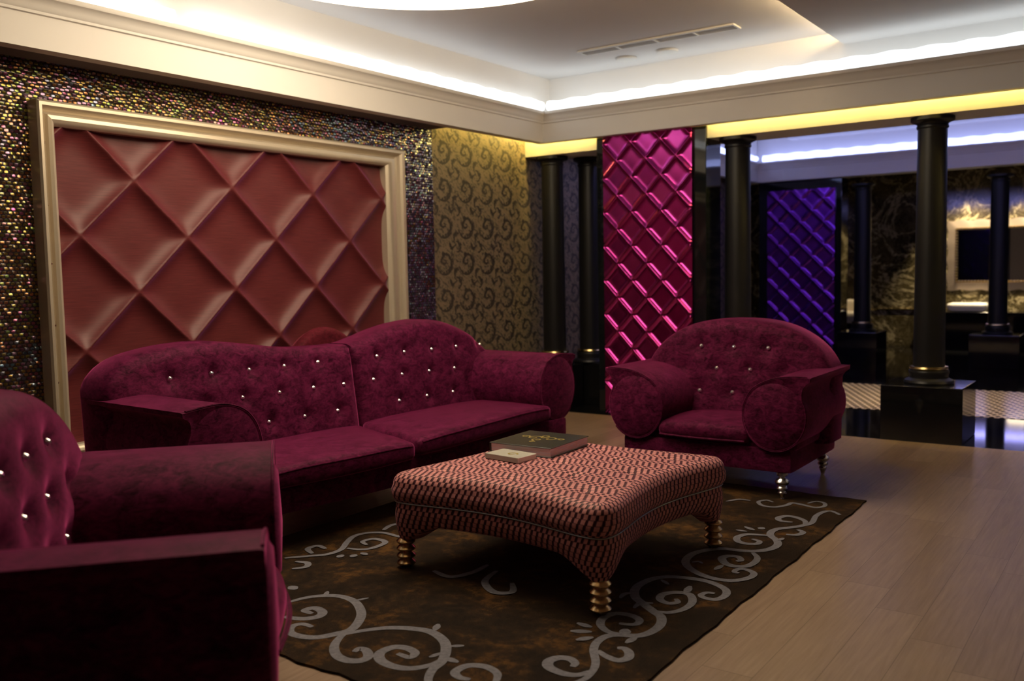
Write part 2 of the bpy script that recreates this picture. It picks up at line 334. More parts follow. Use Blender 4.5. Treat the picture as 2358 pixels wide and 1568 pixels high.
SCROLLS=[
(1,[(-3.099,2.622),(-3.081,2.690),(-3.035,2.752),(-2.962,2.790),(-2.862,2.780),(-2.757,2.715),(-2.689,2.640),(-2.642,2.543),(-2.662,2.477),(-2.701,2.412),(-2.765,2.384),(-2.830,2.389),(-2.872,2.437),(-2.856,2.476),(-2.798,2.478)]),
(1,[(-2.986,2.494),(-2.947,2.496),(-2.889,2.523),(-2.862,2.573),(-2.888,2.616),(-2.951,2.629),(-2.965,2.585),(-2.910,2.579)]),
(0.6,[(-3.019,2.754),(-3.057,2.806)]),
(0.5,[(-2.867,2.785),(-2.837,2.844)]),
(1,[(-2.646,2.541),(-2.622,2.462),(-2.577,2.389),(-2.509,2.336),(-2.444,2.324),(-2.399,2.348),(-2.397,2.390),(-2.442,2.427),(-2.478,2.428),(-2.474,2.394)]),
(1,[(-2.628,2.498),(-2.585,2.573),(-2.525,2.639),(-2.445,2.683),(-2.354,2.701),(-2.253,2.661),(-2.185,2.593),(-2.135,2.507),(-2.120,2.438),(-2.080,2.367),(-2.036,2.334)]),
(1,[(-2.148,2.522),(-2.151,2.463),(-2.194,2.401),(-2.261,2.380),(-2.336,2.394),(-2.383,2.441),(-2.377,2.505),(-2.330,2.529),(-2.271,2.513),(-2.262,2.472),(-2.324,2.473)]),
(0.9,[(-1.955,2.449),(-1.999,2.441),(-2.039,2.469),(-2.032,2.534),(-1.972,2.562),(-1.901,2.537),(-1.859,2.464)]),
(0.6,[(-2.197,2.634),(-2.155,2.667)]),
(0.8,[(-2.153,2.542),(-2.080,2.537)]),
(0.8,[(-2.347,2.719),(-2.380,2.780)]),
(0.6,[(-2.186,2.568),(-2.199,2.512)]),
(1.2,[(-3.256,2.758),(-3.199,2.742)]),
(1,[(-1.634,2.621),(-1.618,2.673),(-1.627,2.742),(-1.655,2.812),(-1.714,2.898),(-1.741,2.967),(-1.741,3.035),(-1.708,3.079),(-1.639,3.112),(-1.612,3.175),(-1.614,3.258),(-1.648,3.335),(-1.705,3.377),(-1.784,3.434),(-1.842,3.481),(-1.886,3.555),(-1.903,3.635),(-1.891,3.729),(-1.849,3.795),(-1.789,3.825),(-1.699,3.842),(-1.622,3.828),(-1.551,3.782),(-1.523,3.712),(-1.539,3.645),(-1.586,3.637),(-1.615,3.661),(-1.605,3.703),(-1.572,3.710)]),
(1,[(-1.632,2.738),(-1.657,2.684),(-1.712,2.668),(-1.776,2.684),(-1.804,2.726),(-1.790,2.770),(-1.752,2.785),(-1.714,2.764),(-1.707,2.733)]),
(0.9,[(-1.701,2.906),(-1.647,2.878),(-1.594,2.871),(-1.574,2.910),(-1.594,2.954),(-1.626,2.976),(-1.650,2.966)]),
(0.9,[(-1.698,3.091),(-1.755,3.084),(-1.816,3.128),(-1.843,3.198),(-1.826,3.267),(-1.767,3.285),(-1.708,3.259),(-1.703,3.207),(-1.761,3.182)]),
(1.2,[(-1.712,3.147),(-1.687,3.092)]),
(0.8,[(-1.638,3.101),(-1.644,3.024)]),
(0.8,[(-1.907,3.095),(-1.833,3.087)]),
(0.9,[(-1.886,3.009),(-1.810,3.048)]),
(0.9,[(-1.820,2.945),(-1.778,3.005)]),
(0.9,[(-1.701,3.379),(-1.642,3.397),(-1.608,3.465),(-1.610,3.558),(-1.660,3.639),(-1.721,3.630),(-1.758,3.578),(-1.742,3.516),(-1.693,3.492),(-1.663,3.525),(-1.687,3.558)]),
(0.9,[(-1.680,3.642),(-1.701,3.740)]),
(0.7,[(-1.745,3.458),(-1.791,3.429),(-1.789,3.363)]),
(0.7,[(-1.868,3.522),(-1.902,3.494),(-1.894,3.434)]),
(0.6,[(-1.850,3.747),(-1.791,3.706)]),
(1,[(-1.583,4.023),(-1.608,4.027),(-1.609,4.069),(-1.576,4.089),(-1.525,4.059),(-1.517,3.996),(-1.549,3.927),(-1.595,3.895),(-1.664,3.891),(-1.745,3.920),(-1.824,3.983),(-1.874,4.069),(-1.885,4.185),(-1.847,4.279),(-1.793,4.337),(-1.716,4.352),(-1.643,4.382),(-1.594,4.444),(-1.579,4.534),(-1.610,4.616),(-1.667,4.685),(-1.689,4.760),(-1.675,4.833),(-1.627,4.891),(-1.583,4.965),(-1.560,5.046),(-1.582,5.192),(-1.573,5.301),(-1.539,5.343),(-1.473,5.289)]),
(1,[(-1.640,4.352),(-1.593,4.289),(-1.578,4.210),(-1.591,4.137),(-1.640,4.106),(-1.692,4.124),(-1.735,4.186),(-1.726,4.237),(-1.680,4.250),(-1.646,4.211),(-1.658,4.182)]),
(0.9,[(-1.667,4.685),(-1.727,4.665),(-1.784,4.639),(-1.805,4.564),(-1.774,4.497),(-1.719,4.481),(-1.677,4.507),(-1.681,4.555),(-1.729,4.576)]),
(0.9,[(-1.578,4.977),(-1.604,5.058),(-1.671,5.107),(-1.726,5.104),(-1.749,5.039),(-1.715,4.990),(-1.653,4.999)]),
(0.8,[(-1.606,4.749),(-1.555,4.768),(-1.541,4.833),(-1.584,4.871)]),
(0.7,[(-1.896,5.368),(-1.946,5.396),(-1.974,5.333),(-1.923,5.262),(-1.848,5.262),(-1.803,5.345),(-1.790,5.409),(-1.717,5.397),(-1.643,5.376),(-1.607,5.431),(-1.629,5.506),(-1.682,5.520),(-1.709,5.447)]),
(0.7,[(-2.145,5.241),(-2.096,5.328),(-2.026,5.336)]),
(0.8,[(-1.846,4.775),(-1.775,4.735)]),
(1.1,[(-1.776,4.799),(-1.739,4.785)]),
(0.6,[(-1.863,4.690),(-1.800,4.692)]),
(0.8,[(-1.692,4.094),(-1.697,4.006)]),
(0.5,[(-1.833,4.050),(-1.811,4.078),(-1.782,4.060)]),
(0.7,[(-1.601,4.621),(-1.594,4.677)]),
(0.8,[(-3.601,3.022),(-3.581,3.048),(-3.514,3.121),(-3.462,3.186),(-3.461,3.279),(-3.529,3.389),(-3.577,3.490),(-3.559,3.575),(-3.480,3.624),(-3.349,3.616),(-3.311,3.654)]),
(0.8,[(-3.539,3.245),(-3.615,3.259),(-3.620,3.194),(-3.538,3.152)]),
(0.8,[(-3.451,3.313),(-3.372,3.335),(-3.337,3.397),(-3.352,3.499),(-3.447,3.512),(-3.465,3.443),(-3.403,3.411)]),
(0.8,[(-3.438,2.928),(-3.403,2.986),(-3.445,3.032),(-3.513,3.015)]),
(0.8,[(-3.496,3.834),(-3.529,3.814),(-3.550,3.753),(-3.520,3.661)]),
(1,[(-3.377,3.175),(-3.386,3.221)]),
(1.2,[(-3.346,3.233),(-3.309,3.243)]),
(0.8,[(-3.331,3.294),(-3.278,3.288)]),
(0.9,[(-2.827,3.277),(-2.703,3.252),(-2.652,3.360),(-2.658,3.490)]),
(0.9,[(-2.567,3.440),(-2.525,3.289),(-2.406,3.198),(-2.337,3.242),(-2.406,3.339)]),
]
# ------------------------------------------------------------------ room shell
XW=-5.5; XM=-5.45; XF=-5.17; YF=7.86; YB=13.9
b=MB(); b.box(-7.0,3.2,-2.6,YF,-.1,0); struct(b.obj('floor',M['plank_floor'],smooth=False))
b=MB(); b.box(-7.0,3.2,YF,17.3,-.1,-.001); struct(b.obj('floor',M['black_marble'],smooth=False))
b=MB(); b.box(-4.9,3.0,9.45,11.42,-.001,.003); struct(b.obj('floor',M['lattice_inlay'],smooth=False))
b=MB(); b.box(XW-.15,XW,6.40,14.0,0,3.6); struct(b.obj('wall_left',M['damask_wallpaper'],smooth=False))
b=MB(); b.box(XW-.15,XM,-2.6,6.45,0,2.80); struct(b.obj('wall_left',M['foil_mosaic'],smooth=False))
b=MB(); b.box(3.2,3.35,-2.6,17.3,0,3.7); struct(b.obj('wall_right',M['dark_soffit_paint'],smooth=False))
b=MB(); b.box(-7,3.2,-2.75,-2.6,0,3.7); struct(b.obj('wall_back',M['dark_soffit_paint'],smooth=False))
b=MB(); b.box(-7,3.2,17.0,17.15,0,3.7); struct(b.obj('wall_far',M['veined_marble'],smooth=False))
b=MB(); b.box(-7.1,-7,14.0,17.3,0,3.7); struct(b.obj('wall_far_left',M['veined_marble'],smooth=False))
# ceilings: raised recess over the seats, a lower field to its right, one over the hall
ZH=3.415; ZL=3.31
b=MB(); b.box(-5.8,-2.24,-2.6,8.12,ZH,ZH+.1); struct(b.obj('ceiling',M['ceiling_paint'],smooth=False))
b=MB(); b.box(-2.26,3.3,-2.6,7.90,ZL,ZL+.05); b.box(-2.26,3.3,7.90,8.12,ZL,ZL+.05)
struct(b.obj('ceiling',M['ceiling_paint'],smooth=False))
b=MB(); b.box(-5.8,3.3,8.1,14.3,ZH+.02,ZH+.12)
for (y0,y1,z) in ((8.5,9.0,3.30),(9.0,9.25,3.34),(13.1,14.2,3.36)): b.box(-4.7,3.3,y0,y1,z,ZH+.05)
struct(b.obj('ceiling',M['ceiling_paint'],smooth=False))
b=MB(); b.box(-7,3.3,14.2,17.2,3.02,3.1); struct(b.obj('ceiling',M['dark_soffit_paint'],smooth=False))
# cornices. profile as (offset towards the room, z)
def cornice_profile(soffit):
    p=[(0,2.74),(0,2.925),(.012,2.93),(.012,2.945),(.02,2.955),(.026,2.975),(.045,3.0),(.062,3.01),(.066,3.02),(.066,3.038),(.05,3.042),(-.02,3.02),(-.16,3.02),(-.16,2.95),(-soffit,2.95),(-soffit,2.74)]
    return p
def extr_mitre(b,prof,fa,fb):
    n=len(prof); v=[fa(*q) for q in prof]+[fb(*q) for q in prof]
    b.add(v,[(i,(i+1)%n,n+(i+1)%n,n+i) for i in range(n)]+[tuple(range(n-1,-1,-1)),tuple(range(n,2*n))])
P=cornice_profile(.10)
b=MB(); extr_mitre(b,P,lambda o,z:(XF+o,-2.5,z),lambda o,z:(XF+o,YF-o,z)); struct(b.obj('trim_1',M['white_paint'],angle=25))
b=MB(); extr_mitre(b,P,lambda o,z:(XF+o,YF-o,z),lambda o,z:(3.2,YF-o,z)); struct(b.obj('trim_2',M['white_paint'],angle=25))
b=MB(); extr_mitre(b,P,lambda o,z:(XF+o,8.55,z),lambda o,z:(XF+o,YB-o,z)); struct(b.obj('trim_3',M['white_paint'],angle=25))
b=MB(); extr_mitre(b,P,lambda o,z:(XF+o,YB-o,z),lambda o,z:(3.2,YB-o,z)); struct(b.obj('trim_4',M['white_paint'],angle=25))
# dark soffit between cornice and the foil mosaic
b=MB(); b.box(XM-.02,XF-.10,-2.5,6.45,2.74,2.95); struct(b.obj('trim_5',M['dark_soffit_paint'],smooth=False))
# coving box behind the cornices (vertical faces of the recess)
b=MB(); b.box(-5.32,-5.235,-2.6,8.12,2.96,ZH+.02); b.box(-5.5,-5.24,-2.6,8.12,3.0,3.04); struct(b.obj('trim_6',M['white_paint'],smooth=False))
b=MB(); b.box(-5.5,3.2,8.10,8.18,2.96,3.5); b.box(-5.5,3.2,7.97,8.12,2.99,3.015); struct(b.obj('trim_7',M['white_paint'],smooth=False))
b=MB(); b.box(-5.5,3.2,14.12,14.2,2.74,3.5); b.box(-5.5,3.2,14.0,14.12,2.74,3.015); b.box(-5.35,-5.25,8.55,14.1,2.96,3.5); b.box(-5.5,-5.25,8.55,14.1,3.0,3.05); struct(b.obj('trim_8',M['white_paint'],smooth=False))
# structural beam over the first row of columns, its front washed by the hidden yellow lamp
b=MB(); b.box(XW,3.2,8.02,8.52,2.635,2.99); struct(b.obj('beam',M['white_paint'],smooth=False)).name='trim_9'
# ------------------------------------------------------------------ cove lamps
def strip(label,pts,r,mat,cat='light strip',group='lamps hidden in the ceiling coves'):
    b=MB(); L=[]
    for (p,q) in zip(pts[:-1],pts[1:]):
        p=Vector(p);q=Vector(q);n=max(2,int((q-p).length/.03))
        for i in range(n): L.append(p.lerp(q,i/n))
    L.append(Vector(pts[-1]))
    LL=[(x,y,z+.006*math.sin((x+y)*2*PI/.30)) for x,y,z in L]
    b.tube(LL,r,8); o=b.obj('light_strip',mat); tag(o,label,cat,group); return o
strip('bright white light strip above the cornice of the foil mosaic wall, near end',[(-5.165,-1,3.100),(-5.165,3.60,3.100)],.050,M['led_white'])
strip('bright white light strip above the left cornice, running to the corner column',[(-5.165,3.78,3.100),(-5.165,7.83,3.100)],.050,M['led_white'])
strip('bright white light strip above the cornice carried by the black columns',[(-5.12,7.905,3.100),(3.1,7.905,3.100)],.052,M['led_white'])
strip('white light strip over the far cornice of the dark hall',[(-5.1,13.96,3.105),(3.1,13.96,3.105)],.052,M['led_blue_white'])
strip('white light strip over the hall cornice beside the wallpaper',[(-5.19,8.6,3.105),(-5.19,13.9,3.105)],.040,M['led_blue_white'])
strip('yellow light strip hidden behind the cornice over the columns',[(XW+.05,7.97,2.93),(3.1,7.97,2.93)],.02,M['led_yellow'])
strip('yellow light strip hidden behind the cornice over the wallpaper',[(-5.385,6.5,2.93),(-5.385,7.8,2.93)],.02,M['led_yellow_dim'])
strip('warm light strip hidden on the edge of the raised ceiling recess',[(-2.19,.2,ZL+.069),(-2.19,7.98,ZL+.069)],.018,M['led_warm'])
strip('blue light strip hidden behind the beam on the hall side',[(-5.1,8.60,2.90),(3.1,8.60,2.90)],.028,M['led_blue'])
# round drum lamp under the raised ceiling
t_=empty('ceiling_lamp',(-3.43,3.99,ZH),0,'large round drum lamp glowing warm white on the raised ceiling','ceiling lamp')
b=MB(); b.lathe([(1.20,-.001),(1.295,-.001),(1.295,-.02),(1.28,-.024),(1.20,-.024)],n=96); b.obj('rim',M['vent_metal'],t_)
b=MB(); b.lathe([(0.01,-.005),(1.275,-.005),(1.286,-.10),(1.283,-.135),(1.26,-.150),(.6,-.158),(.01,-.160)],n=96); b.obj('diffuser',M['lamp_diffuser'],t_)
# linear vent and two flush discs
t_=empty('ceiling_vent',(-3.63,7.31,ZH),0,'long white slotted air vent set in the raised ceiling','vent')
b=MB(); L_=.74
for y0,y1 in ((-.085,-.062),(.062,.085)): b.box(-L_,L_,y0,y1,-.014,0)
for x0 in (-L_,-.375,-.008,.36,L_-.02): b.box(x0,x0+.02,-.062,.062,-.014,0)
b.obj('frame',M['vent_metal'],t_,smooth=False,bevel=.003)
b=MB(); b.box(-L_+.01,L_-.01,-.063,.063,-.004,-.001); b.obj('backing',M['vent_slot'],t_,smooth=False)
b=MB()
for i in range(3): b.box(-L_+.01,L_-.01,-.045+i*.04,-.037+i*.04,-.012,-.004)
b.obj('louvre',M['vent_metal'],t_,smooth=False)
for (x,y,lb) in ((-4.15,7.75,'small round flush disc in the raised ceiling, nearer the corner'),(-3.72,7.73,'small round flush disc in the raised ceiling, farther from the corner')):
    t_=empty('ceiling_disc',(x,y,ZH),0,lb,'ceiling disc')
    b=MB(); b.lathe([(.075,-.001),(.10,-.001),(.10,-.012),(.092,-.02),(.075,-.02)],n=40); b.obj('rim',M['vent_metal'],t_)
    b=MB(); b.lathe([(.005,-.002),(.074,-.002),(.074,-.012),(.005,-.014)],n=32); b.obj('cover',M['vent_metal'],t_)

# ------------------------------------------------------------------ quilted panels
def quilt(y0,y1,z0,z1,W,H,oy,oz,D,slope,step,seam=.04,pw=.4,edge=None):
    def fn(u,v):
        y=y0+(y1-y0)*u; z=z0+(z1-z0)*v
        a=(y-oy)/W+(z-oz)/H; c=(y-oy)/W-(z-oz)/H
        fa=a-math.floor(a); fb=c-math.floor(c)
        pil=(1-abs(2*fa-1)**pw)*(1-abs(2*fb-1)**pw)
        # shingle: low by the upper edges of a diamond, high by the lower ones
        e1=min(1,(1-fb)/seam); e2=min(1,fa/seam)
        sl=(.25+.75*fb)*e1 if D>.08 else .5*fb*e1+.5*(1-fa)*e2
        d=D*(1-pil) if slope==0 else D*(pil*(1-slope)+slope*sl)
        m=min(u*(y1-y0),(1-u)*(y1-y0),v*(z1-z0),(1-v)*(z1-z0))/.012
        return y,z,d*(min(1,m) if edge else 1)
    return fn,int((y1-y0)/step),int((z1-z0)/step)
# big wall panel in its frame
fy0,fy1,fz0,fz1=2.80,5.965,.30,2.497
iy0,iy1,iz0,iz1=2.91,5.745,.42,2.353
t_=empty('wall_panel',(XM,4.42,.30),0,'large padded dark rose satin panel of diamonds in a moulded champagne frame','wall panel')
def rel(o): o.parent=t_; o.matrix_parent_inverse=Matrix.Translation((-t_.location.x,-t_.location.y,-t_.location.z)); return o
fn,nu,nv=quilt(iy0-.06,iy1+.10,iz0-.04,iz1+.06,.757,.712,3.415,2.071,.066,0,.0085,pw=5.5)
b=MB(); b.grid(lambda u,v:(lambda q:(XM+.011+q[2],q[0],q[1]))(fn(u,v)),nu,nv)
rel(b.obj('padding',M['rose_satin'],smooth=True,angle=180))
b=MB(); b.box(XM,XM+.006,iy0-.07,iy1+.11,iz0-.05,iz1+.07); rel(b.obj('backing',M['rose_satin'],smooth=False))
# frame: profile (inset from the outer edge, height off the wall)
fp=[(0,0),(0,.055),(.012,.07),(.03,.072),(.042,.058),(.048,.032),(.06,.022),(.070,.030),(.078,.054),(.10,.062),(.115,.056),(.125,.046),(.135,.03),(.135,0)]
b=MB(); v=[];f=[]; n=len(fp)
for (cy,cz,sy,sz) in ((fy0,fz0,1,1),(fy1,fz0,-1,1),(fy1,fz1,-1,-1),(fy0,fz1,1,-1)):
    for i,h in fp:
        kk=(iy0-fy0)/.135 if sy>0 else (fy1-iy1)/.135
        v.append((XM+(h+.045 if h>0 else 0),cy+sy*i*kk,cz+sz*i*((fz1-iz1)/.135)))
for c in range(4):
    for i in range(n-1):
        c2=(c+1)%4; f.append((c*n+i,c*n+i+1,c2*n+i+1,c2*n+i))
b.add(v,f); rel(b.obj('frame',M['frame_gold'],angle=30))
for i in range(3): pass
# foil panels on dark glass piers
def pier(x0,x1,px0,px1,yf,depth,z1,pz1,mat,label,plabel,W,H,ox,oz):
    t=empty('glass_pier',((x0+x1)/2,yf,0),0,label,'pier')
    b=MB(); b.box(x0-t.location.x,x1-t.location.x,0,depth,0,z1); b.obj('glass_cladding',M['dark_glass'],t,smooth=False,bevel=.004)
    q=empty('foil_panel',((px0+px1)/2,yf,0),0,plabel,'wall panel')
    fn,nu,nv=quilt(px0,px1,0,pz1,W,H,ox,oz,.030,0,.0058 if yf<10 else .009,pw=8,edge=True)
    b=MB(); b.grid(lambda u,v:(lambda r:(r[0]-q.location.x,-.034-r[2],r[1]))(fn(u,v)),nu,nv); b.obj('padding',mat,q,angle=180)
    b=MB(); b.box(px0-q.location.x,px1-q.location.x,-.030,-.002,0,pz1); b.obj('backing_board',mat,q,smooth=False)
    return t
pier(-4.62,-3.46,-4.53,-3.586,7.99,.34,2.985,2.80,M['pink_foil'],'dark glass pier carrying the pink foil panel behind the armchair','tall panel of quilted shiny magenta pink foil diamonds behind the armchair',.315,.333,-4.37,2.50)
pier(-5.20,-3.93,-5.056,-4.02,14.05,.34,2.74,2.60,M['violet_foil'],'dark glass pier across the hall carrying the violet foil panel','tall panel of quilted shiny violet foil diamonds across the dark hall',.345,.345,-4.88,2.45)
# ------------------------------------------------------------------ columns
def column(x,y,label,pl=(.31,.31),cut=0,group='black columns with gold rings'):
    t=empty('black_column',(x,y,0),0,label,'column',group)
    b=MB(); b.box(-pl[0],pl[0],-pl[1],pl[1],0,.452); b.obj('plinth',M['black_marble'],t,smooth=False,bevel=.006)
    b=MB(); b.lathe([(.188,.452),(.194,.464),(.188,.480),(.168,.488),(.152,.498),(.150,.520),(.158,.545),(.152,.560),(.13,.566)],n=48); b.obj('base_moulding',M['black_lacquer'],t)
    b=MB(); b.lathe([(.12,.562),(.142,.566),(.150,.578),(.146,.592),(.125,.597)],n=48); b.obj('ring',M['ring_gold'],t)
    b=MB(); b.lathe([(.122,.58),(.120,1.0),(.117,1.6),(.114,2.3),(.112,2.575)],n=48); b.obj('shaft',M['black_lacquer'],t)
    b=MB(); b.lathe([(.1135,2.535),(.122,2.545),(.122,2.560),(.116,2.566),(.122,2.580),(.142,2.590),(.160,2.597),(.166,2.604),(.166,2.630),(.10,2.634)],n=48); b.obj('capital',M['black_lacquer'],t)
    return t
column(-5.262,8.17,'black column in the corner where the damask wallpaper wall ends, behind the sofa',(.25,.15))
column(-5.03,8.53,'black column partly hidden, standing just left of the pink foil panel',(.2,.15))
column(-3.225,8.17,'black column rising behind the armchair, right of the pink foil panel',(.225,.31))
column(-1.565,8.17,'black column on a polished plinth, in front at the right')
column(-3.64,14.13,'distant black column across the hall, right of the violet foil panel',(.28,.31))
column(-1.84,14.13,'distant black column across the hall, in front of the lit mirror')
for x in (-3.1,-1.4,.4):  # unseen lamps added only to brighten the lattice strip
    t_=empty('downlight',(x,10.3,ZH+.02),0,'added warm spot out of view, brightening the lattice floor strip','downlight','added warm spots for the hall floor')
    b=MB(); b.lathe([(.05,0),(.075,0),(.075,-.012),(.05,-.012)],n=24); b.obj('rim',M['vent_metal'],t_)
    b=MB(); b.lathe([(.002,-.002),(.05,-.002),(.05,-.008),(.002,-.009)],n=20); b.obj('bulb',M['spot_glow'],t_)
    ld=bpy.data.lights.new('downlight_beam','SPOT'); ld.energy=260; ld.color=(1,.80,.52); ld.spot_size=.85; ld.spot_blend=.7; ld.shadow_soft_size=.05
    lo=bpy.data.objects.new('beam_lamp',ld); COL.objects.link(lo); lo.parent=t_; lo.location=(0,0,-.03)
# ------------------------------------------------------------------ far room
t_=empty('wall_mirror',(-1.85,17.0,.95),0,'lit wall mirror with gold beaded edge and wavy frame in the far room','mirror')
mx0,mx1,mz0,mz1=-.99,1.0,.175,1.05
b=MB(); b.box(mx0,mx1,-.03,-.012,mz0,mz1); b.obj('mirror_glass',M['mirror'],t_,smooth=False)
b=MB(); N=200; v=[];f=[]
per=[]
def rectpt(x0,x1,z0,z1,s):
    w=x1-x0;h=z1-z0;P_=2*(w+h);d=s*P_
    if d<w: return (x0+d,z0,0,-1)
    d-=w
    if d<h: return (x1,z0+d,1,0)
    d-=h
    if d<w: return (x1-d,z1,0,1)
    d-=w; return (x0,z1-d,-1,0)
def frame_loop(x0,x1,z0,z1,o,y,wav):
    L=[]
    for side,(ax,az,bx,bz) in enumerate(((x0,z0,x1,z0),(x1,z0,x1,z1),(x1,z1,x0,z1),(x0,z1,x0,z0))):
        nx,nz=((0,-1),(1,0),(0,1),(-1,0))[side]; ln=abs(bx-ax)+abs(bz-az); k=max(1,round(ln/.25))
        for i in range(48):
            s=i/48; e=(2*s-1)*o
            wv=wav*math.sin(PI*s*k*2)
            ex=(bx-ax)/ln*e; ez=(bz-az)/ln*e
            L.append((ax+(bx-ax)*s+nx*(o+wv)+ex,y,az+(bz-az)*s+nz*(o+wv)+ez))
    return L
l1=frame_loop(mx0,mx1,mz0,mz1,.02,-.05,0); l2=frame_loop(mx0,mx1,mz0,mz1,.15,-.02,.012); l0=frame_loop(mx0,mx1,mz0,mz1,.15,-.001,.012); n=len(l1)
v=l1+l2+l0
for i in range(n):
    j=(i+1)%n; f+=[(i,j,n+j,n+i),(n+i,n+j,2*n+j,2*n+i)]
b.add(v,f); b.obj('wavy_frame',M['wavy_frame'],t_,angle=60)
b=MB(); 
P_=2*((mx1-mx0)+(mz1-mz0)); nb=int(P_/.048)
for i in range(nb):
    q=rectpt(mx0-.005,mx1+.005,mz0-.005,mz1+.005,i/nb); b.sphere((q[0],-.055,q[1]),.024,6,4)
b.obj('bead_edge',M['ring_gold'],t_)
t_=empty('vanity_counter',(-2.0,16.7,0),0,'long black vanity counter under the lit mirror','counter')
b=MB(); b.box(-1.35,4.5,-.28,.295,0,.60); b.obj('cabinet',M['black_marble'],t_,smooth=False,bevel=.005)
b=MB(); b.box(-1.37,4.52,-.31,.295,.60,.635); b.obj('worktop',M['black_marble'],t_,smooth=False,bevel=.008)
for (x,lb) in ((-2.60,'white rounded washbasin on the black counter, left of the last column'),(-1.45,'white washbasin on the black counter at the right edge of the view')):
    t_=empty('washbasin',(x,16.66,.635),0,lb,'washbasin')
    b=MB(); b.rbox(-.32,.32,-.2,.2,0,.14,.06,(14,10,6),fn=lambda X,Y,Z:(X*(1-.12*(1-Z/.14)),Y*(1-.15*(1-Z/.14)),Z-(.05 if (abs(X)<.24 and abs(Y)<.13 and Z>.12) else 0)))
    b.obj('basin',M['ceramic'],t_)
    b=MB(); b.lathe([(.001,.092),(.02,.092),(.02,.096),(.001,.097)],n=16); b.obj('drain',M['silver'],t_)
t_=empty('bench',(-5.17,16.6,0),0,'cream bench against the far marble wall, seen on both sides of the violet foil pier','bench')
b=MB(); b.rbox(-.86,.86,-.25,.25,.42,.62,.05,(12,8,5)); b.obj('seat',M['cream_leather'],t_)
b=MB(); b.rbox(-.86,.86,.22,.34,.50,.82,.04,(12,6,6)); b.obj('backrest',M['cream_leather'],t_)
b=MB(); b.box(-.83,.83,-.2,.3,0,.42); b.obj('base',M['black_marble'],t_,smooth=False)
b=MB(); b.box(-4.9,-2.8,16.975,17.0,.63,.655); struct(b.obj('trim_10',M['ring_gold'],smooth=False))
b=MB(); 
for (x,lb) in ((-2.62,'first'),(-1.75,'second'),(-5.9,''),(-4.5,'')):
    t_=empty('downlight',(x,16.35,3.02),0,'small warm recessed downlight over the far marble wall','downlight','warm downlights in the far room')
    b=MB(); b.lathe([(.05,0),(.075,0),(.075,-.012),(.05,-.012)],n=24); b.obj('rim',M['vent_metal'],t_)
    b=MB(); b.lathe([(.002,-.002),(.05,-.002),(.05,-.008),(.002,-.009)],n=20); b.obj('bulb',M['spot_glow'],t_)
    ld=bpy.data.lights.new('downlight_beam','SPOT'); ld.energy=(380 if x>-3 else 150); ld.color=(1,.8,.5); ld.spot_size=(1.25 if x>-3 else .5); ld.spot_blend=.6; ld.shadow_soft_size=.05
    lo=bpy.data.objects.new('beam_lamp',ld); COL.objects.link(lo); lo.parent=t_; lo.location=(0,0,-.03); lo.rotation_euler=((.30 if x>-3 else .08),0,0)
# ------------------------------------------------------------------ upholstered furniture
def crystal(b,x,y,z,r=.013,ny=-1):
    # faceted stud, its point towards -y
    n=8; v=[(x,y+ny*r*.75,z)]
    for i in range(n):
        a=2*PI*i/n; v.append((x+r*.55*math.cos(a),y+ny*r*.55,z+r*.55*math.sin(a)))
    for i in range(n):
        a=2*PI*(i+.5)/n; v.append((x+r*math.cos(a),y,z+r*math.sin(a)))
    v.append((x,y-ny*r*.5,z))
    f=[(0,1+i,1+(i+1)%n) for i in range(n)]
    for i in range(n):
        j=(i+1)%n; f+=[(1+i,n+1+i,1+j),(1+j,n+1+i,n+1+j),(n+1+i,2*n+1,n+1+j)]
    b.add(v,f)
def back_body(W,ztop,zb,yf,yb,studs,R=.09,lean=.0,ns=72,nt=44,x0=None,x1=None,leftcut=False,rightcut=False,tuft=.035,sig=.045,bulge=.035):
    """padded backrest: front face towards -y, rounded rim following ztop(x)"""
    xa=-W if x0 is None else x0; xb=W if x1 is None else x1
    def surf(front):
        def fn(u,v):
            uu=.5-.5*math.cos(PI*u) if not(leftcut or rightcut) else u
            uu=.5*uu+.5*u
            vv=math.sin(PI/2*v)*.6+.4*v
            x=xa+(xb-xa)*uu; zt=ztop(x); z=zb+(zt-zb)*vv
            dl=(x-xa) if not leftcut else (x-xa)*3.+.02
            dr=(xb-x) if not rightcut else (xb-x)*3.+.02
            d=min(dl,dr,(zt-z)*.92)
            k=max(0,min(1,d/R)); rd=R*(1-math.sqrt(max(0,1-(1-k)**2)))
            y=(yf if front else yb)
            # rim shrink so the outline stays where it is
            ln=lean*(z-.35)
            if front:
                y=yf+rd*(abs(yb-yf)/2/R if False else 1)+ln
                t=0
                for sx,sz in studs:
                    q=((x-sx)**2+(z-sz)**2)
                    if q<.06: t+=tuft*math.exp(-q/(2*sig*sig))+.012*math.exp(-q/(2*.016**2))
                y+=min(t,.06)*(1 if True else 0)-bulge*min(1,d/.25)
            else: y=yb-rd*.9+ln*.5
            return (x,y,z)
        return fn
    b=MB(); F=surf(True); G=surf(False)
    b.grid(F,ns,nt); b.grid(G,ns,nt,flip=True)
    # close rim
    def strip(line):
        v=[];f=[]
        for i,(p,q) in enumerate(line): v+=[p,q]
        for i in range(len(line)-1): f.append((2*i,2*i+1,2*i+3,2*i+2))
        b.add(v,f)
    strip([(F(i/ns,1),G(i/ns,1)) for i in range(ns+1)]); strip([(F(i/ns,0),G(i/ns,0)) for i in range(ns+1)])
    strip([(F(0,j/nt),G(0,j/nt)) for j in range(nt+1)]); strip([(F(1,j/nt),G(1,j/nt)) for j in range(nt+1)])
    return b,F
